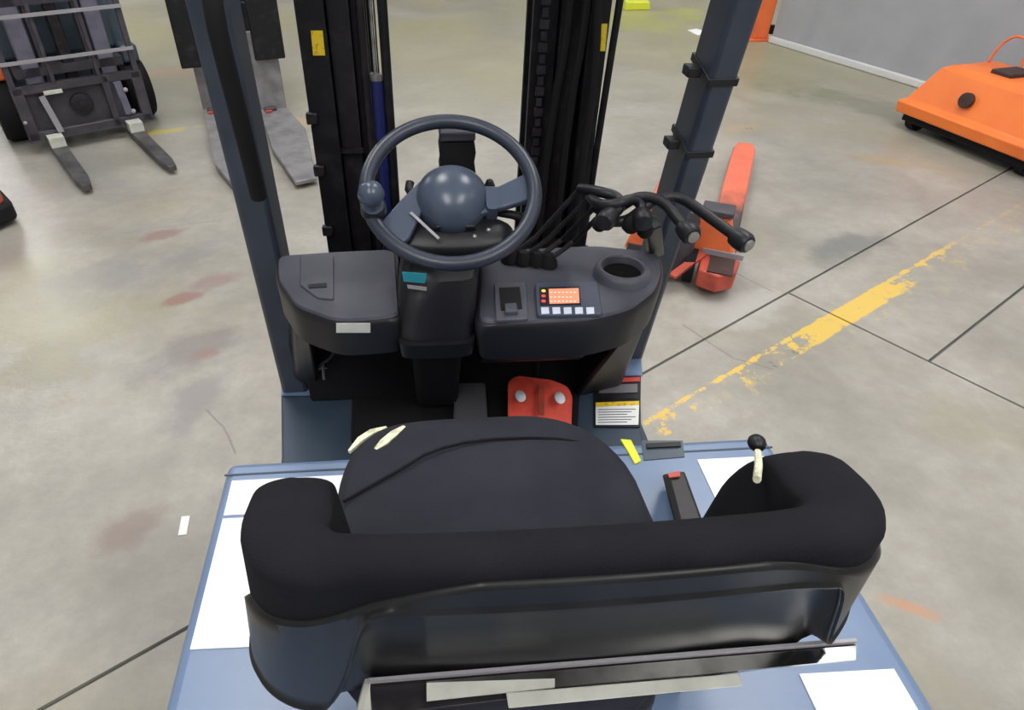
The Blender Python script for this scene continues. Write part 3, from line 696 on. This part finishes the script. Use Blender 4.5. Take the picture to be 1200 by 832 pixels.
def bound_z(u):
    a = abs(u)
    b = 1.384-.150*min(1, a/.78)**2.1 if u < 0 else 1.384-.115*min(1, a/.80)**3.2
    w_ = sstep(a, .68, .80) if u < 0 else sstep(a, .84, .96)
    return b+(1.11-b)*w_
def section(u, v, zb_in=1.06):
    zt = top_z(u); rc = .018
    if v < .38: z = zb_in+(zt-rc-zb_in)*(v/.38); s_ = -1
    elif v < .72:
        th = (v-.38)/.34*math.pi; s_ = -math.cos(th); z = zt-rc+rc*math.sin(th)
    else:
        zb = min(bound_z(u)-.012, zt-rc-.005); z = zt-rc+(zb-(zt-rc))*((v-.72)/.28); s_ = 1
    X, Yy = pt(u, s_, z)
    return Vector((BX+X, Yy, z))
bk = MB().grid(lambda a, v: section(-1+2*a, v), 97, 40).build('seat_backrest', 'fabric', FK, angle=75)
# shell on the rear of the backrest
def shell_row(u):
    zb = 1.080+.085*sstep(u, .54, .66); zt = max(min(bound_z(u)+.004, top_z(u)-.017), zb+.03)
    d = max(sstep(-u, .43, .545), sstep(u, .52, .62)); L_ = max(zb+.012, 1.337-(1.337-zb)*d)
    L_ = min(L_, zt-.014); rec = 1-max(sstep(-u, .50, .56), sstep(u, .58, .66))
    rows = [(zt+.001, -.004), (zt, .002), (zt-.003, .006)]
    n = 9
    for i in range(1, n+1):
        f = i/n; rows.append((zt-.003+(L_+.010-zt+.003)*f if L_+.010 < zt-.003 else zt-.003-.0004*i, .006+.004*f))
    z0 = rows[-1][0]
    rows += [(z0-.003, .013), (z0-.006, .0135), (z0-.009, .010), (z0-.010, .006-.010*rec)]
    z1 = z0-.010; dp = .008-.022*rec
    for i in range(1, 10):
        f = i/9; rows.append((z1+(min(zb, z1-.002)-z1)*f, (.006-.010*rec)+(dp-(.006-.010*rec))*min(1, f*5)-.016*max(0, f-.75)/.25*(1-rec)))
    return rows
def shell(a, v):
    u = -.80+1.75*a; R_ = shell_row(u); z, off = R_[min(len(R_)-1, int(round(v*(len(R_)-1))))]
    if a < .03 or a > .97: off -= .016*(max(0, .03-a)+max(0, a-.97))/.03
    X, Yy = pt(u, 1, z); x, y, nx, ny = plan(u)
    return Vector((BX+X+nx*off, Yy+ny*off, z))
sh = MB().grid(shell, 181, len(shell_row(0))).build('seat_shell', 'shell', bk, angle=60)
so = sh.modifiers.new('thick', 'SOLIDIFY'); so.thickness = .004; so.offset = -1
# orange tag, cream strip, black knob on the wings
def wing_pt(px, py, z): return at(px, py, Z=z)
MB().beam(at(369, 573, Z=1.33), at(386, 598, Z=1.33), .008, .004, (0, 0, 1)).build('orange_tag', mat('brown_orange_tag', (.40, .12, .03), .6), bk)
MB().tube([at(888, 530, Z=1.33), at(889, 545, Z=1.352), at(887, 562, Z=1.365)], .0042, 8).build('cream_loop', 'cream', bk)
MB().ball(at(887, 519, Z=1.30), .011, 14, (1, 1.1, .9)).build('recline_knob', 'plastic', bk)
# hinge plate and silver bracket behind the seat
br = MB().loft([quad([(432, 798), (1003, 752), (1003, 772), (436, 840)], Z=1.13), [p-Vector((0, -.02, .03)) for p in quad([(432, 798), (1003, 752), (1003, 772), (436, 840)], Z=1.13)]]).build('seat_bracket', 'mast2', FK, bevel=.002)
decal(quad([(500, 800), (1002, 758), (1002, 774), (820, 792), (500, 818)], Z=1.132), .003, 'chrome_plate', 'chrome', br)
MB().beam(at(432, 798, Z=1.137), at(1003, 751, Z=1.137), .004, .006, (0, 0, 1)).build('bright_edge', 'bar', br)
decal(quad([(500, 801), (650, 796), (650, 806), (500, 822)], Z=1.137), .002, 'label_plate', 'label', br)
MB().loft([quad([(593, 812), (866, 789), (870, 804), (596, 830)], Z=1.128), quad([(593, 812), (866, 789), (870, 804), (596, 830)], Z=1.138)]).build('label_plate', 'label', br, bevel=.001)
MB().tube([at(436, 800, Z=1.12), at(428, 832, Z=1.12), at(424, 860, Z=1.12)], .010, 8).build('bracket_edge', 'label', br)
MB().span(-.14, .22, .43, .50, .88, 1.12).build('bracket_foot', 'plastic', br)
# belt buckle
bc = MB().loft([quad([(777, 560), (803, 556), (826, 620), (793, 622)], Z=.90), quad([(776, 556), (802, 552), (824, 612), (791, 614)], Z=.965)]).build('belt_buckle', 'mast2', FK, bevel=.004)
decal(quad([(782, 556), (796, 553), (797, 559), (784, 561)], Z=.967), .003, 'red_button', 'redor', bc)
decal(quad([(777, 560), (785, 559), (799, 612), (792, 613)], Z=.967), .002, 'dark_side', 'rubber', bc)

# ================================================================== FORKLIFT FACING US (upper left)
A = math.atan2(.54, .84); o0 = Vector((-2.59, 5.19, 0))
def frame(o_, ang): return Matrix.Translation(o_)@Matrix.Rotation(ang, 4, 'Z')
F2 = frame(o0, A)
L2 = thing('forklift', 'dark forklift facing the camera with lowered thin forks and lavender-grey mast, at far left', 'forklift', o0, A)
def b2(): return MB(F2)
cr = b2().span(-.43, .43, -.02, .03, .10, .16).span(-.43, .43, -.02, .03, .42, .47).span(-.43, -.36, -.02, .03, .10, .47).span(.36, .43, -.02, .03, .10, .47).span(.15, .20, -.02, .03, .10, .47).build('fork_carriage', 'carr', L2, bevel=.006)
b2().span(-.40, .15, .03, .05, .15, .43).build('carriage_plate', 'carr', cr)
b2().lathe((-.02, .02, .30), [(.075, 0), (.075, .03), (.04, .04), (.001, .04)], (0, -1, 0), 20).build('cylinder_end', 'mast2', cr)
b2().span(-.24, -.12, -.035, -.02, .405, .43).build('bright_strip', 'label', cr)
b2().beam((-.22, -.03, .14), (-.26, -.03, .40), .04, .02).build('strut', 'bar', cr)
b2().beam((.27, -.03, .18), (.25, -.03, .42), .05, .02).build('strut', 'lav', cr)
b2().ball((.30, -.05, .20), .018, 8).build('bright_bolt', 'bar', cr); b2().ball((.29, -.05, .36), .018, 8).build('bright_bolt', 'bar', cr)
b2().ball((-.42, -.05, .25), .014, 8).build('bright_bolt', 'bar', cr)
for x in (-.275, .275):
    f_ = b2().prism([(x-.025, -.95), (x+.025, -.95), (x+.045, -.80), (x+.05, -.02), (x-.05, -.02), (x-.045, -.80)], .03, .065).span(x-.05, x+.05, -.06, -.02, .03, .13).build('fork', 'fork_dim', L2, bevel=.004)
    b2().span(x-.05, x+.05, -.13, -.021, .066, .134).build('bright_heel', 'label', f_)
bb = b2().span(-.43, -.39, -.01, .02, .47, 1.25).span(.39, .43, -.01, .02, .47, 1.25).span(-.43, .43, -.01, .02, 1.21, 1.25).build('load_backrest', 'carr', L2, bevel=.003)
for z in (.62, .90): b2().span(-.43, .43, -.03, -.012, z, z+.022).build('backrest_bar', 'bar', bb)
for x in (-.15, .15): b2().span(x-.012, x+.012, -.01, .01, .47, 1.25).build('backrest_bar', 'carr', bb)
for x in (-.25, .25):
    b2().span(x-.055, x+.055, .10, .22, .08, 2.0).build('mast_rail', 'lav', L2, bevel=.006)
    b2().span(x*.62-.02, x*.62+.02, .12, .2, .08, 2.0).build('mast_rail', 'carr', L2, bevel=.004)
b2().span(-.04, .04, .12, .2, .1, 2.0).build('lift_cylinder', 'mast2', L2, bevel=.01)
b2().span(-.36, .36, .10, .24, .95, 1.03).build('mast_crossmember', 'carr', L2)
b2().span(-.36, .36, .10, .24, .50, .56).build('mast_crossmember', 'carr', L2)
b2().prism([(-.5, .5), (.5, .5), (.52, 1.9), (.4, 2.3), (-.4, 2.3), (-.52, 1.9)], .14, .95).build('body', 'slate', L2, bevel=.04, seg=3)
b2().prism([(-.53, .32), (-.40, .32), (-.40, .9), (-.53, .9)], .45, .58).build('mudguard', 'orange', L2, bevel=.02)
b2().prism([(.40, .32), (.53, .32), (.53, .9), (.40, .9)], .45, .58).build('mudguard', 'slate', L2, bevel=.02)
b2().span(-.42, .42, .42, .5, .55, 1.1).build('dash_panel', 'slate', L2, bevel=.03)
for x in (-.46, .46):
    b2().beam((x, .55, .9), (x, .9, 2.05), .06, .08).build('guard_pillar', 'slate', L2, bevel=.01)
    b2().beam((x, 1.9, .9), (x, 1.8, 2.05), .06, .08).build('guard_pillar', 'slate', L2, bevel=.01)
    b2().lathe((x, .45, .23), [(.12, -.09), (.21, -.09), (.23, -.06), (.23, .06), (.21, .09), (.12, .09)], (1, 0, 0), 28).lathe((x, .45, .23), [(.12, -.06), (.12, .06)], (1, 0, 0), 20).build('wheel', 'rubber', L2, angle=30)
    b2().lathe((x*.8, 1.95, .19), [(.10, -.07), (.17, -.07), (.19, -.05), (.19, .05), (.17, .07), (.10, .07)], (1, 0, 0), 28).lathe((x*.8, 1.95, .19), [(.1, -.05), (.1, .05)], (1, 0, 0), 20).build('wheel', 'rubber', L2, angle=30)
b2().span(-.5, .5, .55, 1.95, 2.03, 2.08).build('guard_roof', 'slate', L2, bevel=.02)
b2().span(-.24, .24, 1.1, 1.55, .95, 1.08).span(-.24, .24, 1.52, 1.64, 1.0, 1.45).build('seat', 'fabric', L2, bevel=.03)

# ================================================================== LIFT TRUCK WITH WIDE STEEL FORKS (upper middle-left)
o3 = Vector((-1.70, 5.95, 0)); A3 = math.atan2(.325, .946); F3 = frame(o3, A3)
L3 = thing('lift_truck', 'lift truck whose two long wide bare steel forks point at us behind the left pillar', 'lift truck', o3, A3)
def b3(): return MB(F3)
def inv3(px, py, z): p = F3.inverted()@at(px, py, Z=z); return (p.x, p.y)
forkL = [inv3(*p, .06) for p in ((238, 128), (270, 128), (290, 190), (292, 221), (277, 222), (252, 192))]
forkR = [inv3(*p, .06) for p in ((304, 128), (336, 126), (358, 150), (371, 208), (346, 213), (318, 172))]
for poly, xc in ((forkL, (218, 250)), (forkR, (286, 305))):
    heel = [Vector((*poly[0], 0)), Vector((*poly[1], 0))]
    g_ = b3().prism(poly, .03, .06)
    lo = [Vector((heel[0].x, heel[0].y, .03)), Vector((heel[1].x, heel[1].y, .03)), Vector((heel[1].x, heel[1].y+.05, .03)), Vector((heel[0].x, heel[0].y+.05, .03))]
    hi = [p+Vector((0, .03, .62)) for p in lo]
    g_.loft([lo, hi])
    f_ = g_.build('fork', 'fork', L3, bevel=.006)
    c = (heel[0]+heel[1])/2
    b3().box((c.x-.03, c.y-.05, .075), (.10, .05, .03)).build('roller', 'carr', f_, bevel=.008)
    b3().box((c.x-.05, c.y-.10, .070), (.05, .04, .015)).build('red_mark', 'redor', f_)
cx3 = (forkL[0][0]+forkR[1][0])/2
hy = min(p[1] for p in (forkL[0], forkL[1], forkR[0], forkR[1]))-.03
fc = b3().span(cx3-.40, cx3+.40, .15, .20, .42, .80).build('fork_carriage', 'mast', L3, bevel=.01)
b3().span(cx3-.42, cx3-.06, hy, hy+.03, .445, 1.1).build('shank_guard', 'mast', fc, bevel=.01)
b3().span(cx3+.14, cx3+.38, hy, hy+.03, .455, 1.1).build('shank_guard', 'mast', fc, bevel=.01)
for x in (-.12, .16): b3().span(cx3+x-.05, cx3+x+.05, .2, .32, .08, 1.9).build('mast_rail', 'mast', L3, bevel=.006)
b3().prism([(cx3-.16, .6), (cx3+.22, .6), (cx3+.22, 1.5), (cx3-.16, 1.5)], .08, .95).build('body', 'slate', L3, bevel=.04)
for x in (-.3, .3): b3().lathe((cx3+.03+x*.6, .8, .12), [(.12, -.05), (.12, .05)], (1, 0, 0), 20).build('wheel', 'rubber', L3)
for x, z in ((-.30, .92), (-.26, .60), (.24, .62)): b3().ball((cx3+x, .03, z), .02, 10).build('bright_bolt', 'bar', L3)

# ================================================================== ORANGE HAND PALLET TRUCK (right, behind the levers)
h0 = at(842, 300, Z=.09); tip = at(874, 168, Z=.09); dv = Vector((tip.x-h0.x, tip.y-h0.y)).normalized(); A4 = math.atan2(-dv.x, dv.y)
o4 = Vector((h0.x, h0.y, 0)); F4 = frame(o4, A4); LEN = Vector((tip.x-h0.x, tip.y-h0.y)).length
L4 = thing('pallet_truck', 'orange hand pallet truck with a fork dark at the heel, on the floor right of the levers', 'pallet truck', o4, A4)
def b4(): return MB(F4)
for xo in (0, -.40):
    f_ = b4().prism([(xo-.078, .1), (xo+.078, .1), (xo+.078, LEN-.12), (xo+.05, LEN), (xo-.05, LEN), (xo-.078, LEN-.12)], .055, .095).build('fork', 'orfork', L4, bevel=.008)
    b4().lathe((xo, LEN-.2, .04), [(.035, -.04), (.035, .04)], (1, 0, 0), 14).build('load_roller', 'rubber', f_)
    b4().prism([(xo-.085, -.12), (xo+.085, -.12), (xo+.085, .16), (xo-.085, .16)], .05, .13).build('fork_heel', 'carr', f_, bevel=.01)
bd = b4().loft([[Vector((-.50, -.12, .09)), Vector((.09, -.12, .09)), Vector((.09, .02, .09)), Vector((-.50, .02, .09))], [Vector((-.42, -.10, .36)), Vector((.01, -.10, .36)), Vector((.01, -.02, .36)), Vector((-.42, -.02, .36))]]).build('cross_body', 'orange', L4, bevel=.015)
b4().box((-.06, -.06, .38), (.16, .12, .03)).build('body_cap', 'carr', bd, bevel=.006)
b4().prism([(-.08, -.30), (.02, -.33), (.10, -.26), (.11, -.12), (-.09, -.12)], .05, .15).build('front_bracket', 'redor', L4, bevel=.01)
b4().span(-.04, .085, -.31, -.135, .151, .157).build('dark_well', 'rust', bpy.data.objects['front_bracket'])
b4().beam((-.09, -.115, .165), (.12, -.115, .165), .015, .03, (0, 0, 1)).build('silver_edge', 'bar', bpy.data.objects['front_bracket'])
b4().beam((-.08, -.14, .16), (-.20, -.34, .10), .045, .02, (0, 0, 1)).build('linkage', 'redor', L4, bevel=.004)
b4().beam((-.20, -.08, .22), (-.36, -.42, .16), .05, .04, (0, 0, 1)).build('linkage', 'redor', L4, bevel=.006)
pu = b4().lathe((-.20, -.16, 0), [(.07, .05), (.07, .34), (.05, .40), (.001, .41)], n=20).build('pump', 'carr', L4)
for x in (-.27, -.13): b4().lathe((x, -.16, .09), [(.09, -.025), (.09, .025)], (1, 0, 0), 20).build('steer_wheel', 'rubber', L4)
b4().tube([(-.20, -.18, .36), (-.22, -.50, .50)], .018, 10).build('handle', 'redor', L4)

# ================================================================== ORANGE MACHINE AT RIGHT
p0 = at(1047, 134, Z=.10); A5 = math.atan2(-.97, .23)
o5 = Vector((p0.x, p0.y, 0)); F5 = frame(o5, A5)
L5 = thing('pallet_truck', 'low bright orange electric truck body parked by the grey wall, at the right', 'pallet truck', o5, A5)
def b5(): return MB(F5)
bo = b5().loft([[Vector((0, .0, .13)), Vector((1.25, .0, .13)), Vector((1.25, .75, .13)), Vector((0, .75, .13))],
                [Vector((-.01, -.01, .22)), Vector((1.26, -.01, .22)), Vector((1.26, .75, .22)), Vector((-.01, .75, .22))],
                [Vector((.03, .03, .24)), Vector((1.22, .03, .24)), Vector((1.22, .72, .24)), Vector((.03, .72, .24))],
                [Vector((.15, .12, .50)), Vector((1.12, .12, .50)), Vector((1.12, .66, .50)), Vector((.15, .66, .50))],
                [Vector((.20, .17, .53)), Vector((1.07, .17, .53)), Vector((1.07, .60, .53)), Vector((.20, .60, .53))]]).build('body', 'orange2', L5, bevel=.012, seg=3)
b5().lathe((.52, .06, .36), [(.055, 0), (.055, .03), (.03, .035), (.001, .035)], (0, -1, .15), 18).build('port', 'rust', bo)
b5().span(.45, .62, .25, .5, .52, .56).build('top_strap', 'rust', bo, bevel=.01)
for x in (.12, 1.1):
    for y in (.14, .6): b5().lathe((x, y, .09), [(.09, -.035), (.09, .035)], (1, 0, 0), 18).build('wheel', 'rubber', L5)
b5().span(.05, 1.2, .05, .7, .07, .14).build('underframe', 'rubber', L5)
b5().tube([(.22, .5, .52), (.24, .52, .66), (.30, .54, .74), (.40, .54, .74), (.47, .52, .66), (.48, .5, .52)], .010, 8, 1).build('handle_loop', 'orange', L5)

# ================================================================== ORANGE GUARD POST, YELLOW BLOCK, EDGE MACHINE, SCRAPS
pc = at(887, 46, Z=0)
L6 = thing('guard_post', 'upright orange steel guard post standing in front of the grey wall end', 'post', (pc.x, pc.y, 0))
MB().box((pc.x, pc.y, .65), (.20, .14, 1.26)).build('post', 'orange', L6, bevel=.015)
MB().box((pc.x, pc.y, .012), (.30, .24, .024)).build('foot_plate', 'orange', L6, bevel=.004)
MB().box((pc.x+.13, pc.y-.05, .12), (.05, .05, .10)).build('bracket', 'mast', L6, bevel=.005)
yc = at(748, 6, Z=.05)
tag(MB().prism(rounded([(yc.x-.22, yc.y-.10), (yc.x+.16, yc.y-.08), (yc.x+.18, yc.y+.12), (yc.x-.2, yc.y+.12)], .04), 0, .10, .1).build('floor_stop', 'lime', bevel=.01), 'low yellow stop block on the far floor beyond the mast', 'stop block')
tag(MB().prism(outline([(806, 36), (816, 34), (828, 38), (818, 42)], .0), .001, .006).build('paper_scrap', 'paper'), 'tiny white paper scrap far off, left of the orange guard post', 'paper')
tag(MB().prism(outline([(213, 606), (223, 605), (219, 627), (209, 628)], .0), .001, .004).build('paper_scrap', 'paper'), 'small white paper strip on the floor left of the hood', 'paper')
# machine whose corner shows at the left edge
F7o = at(-28, 255, Z=0); A7 = rad(52); F7 = frame(Vector((F7o.x, F7o.y, 0)), A7)
L7 = thing('pallet_truck', 'dark red machine corner with black bumper cut off by the left edge', 'pallet truck', Vector((F7o.x, F7o.y, 0)), A7)
bo7 = MB(F7).prism(rounded([(-.9, -.28), (0.10, -.28), (.16, .0), (.10, .28), (-.9, .28)], .06), .12, .42, .04).build('body', 'redor', L7, bevel=.03, seg=3)
MB(F7).prism(rounded([(-.92, -.31), (.12, -.31), (.19, 0), (.12, .31), (-.92, .31)], .06), .03, .14).build('bumper', 'rubber', L7, bevel=.02)
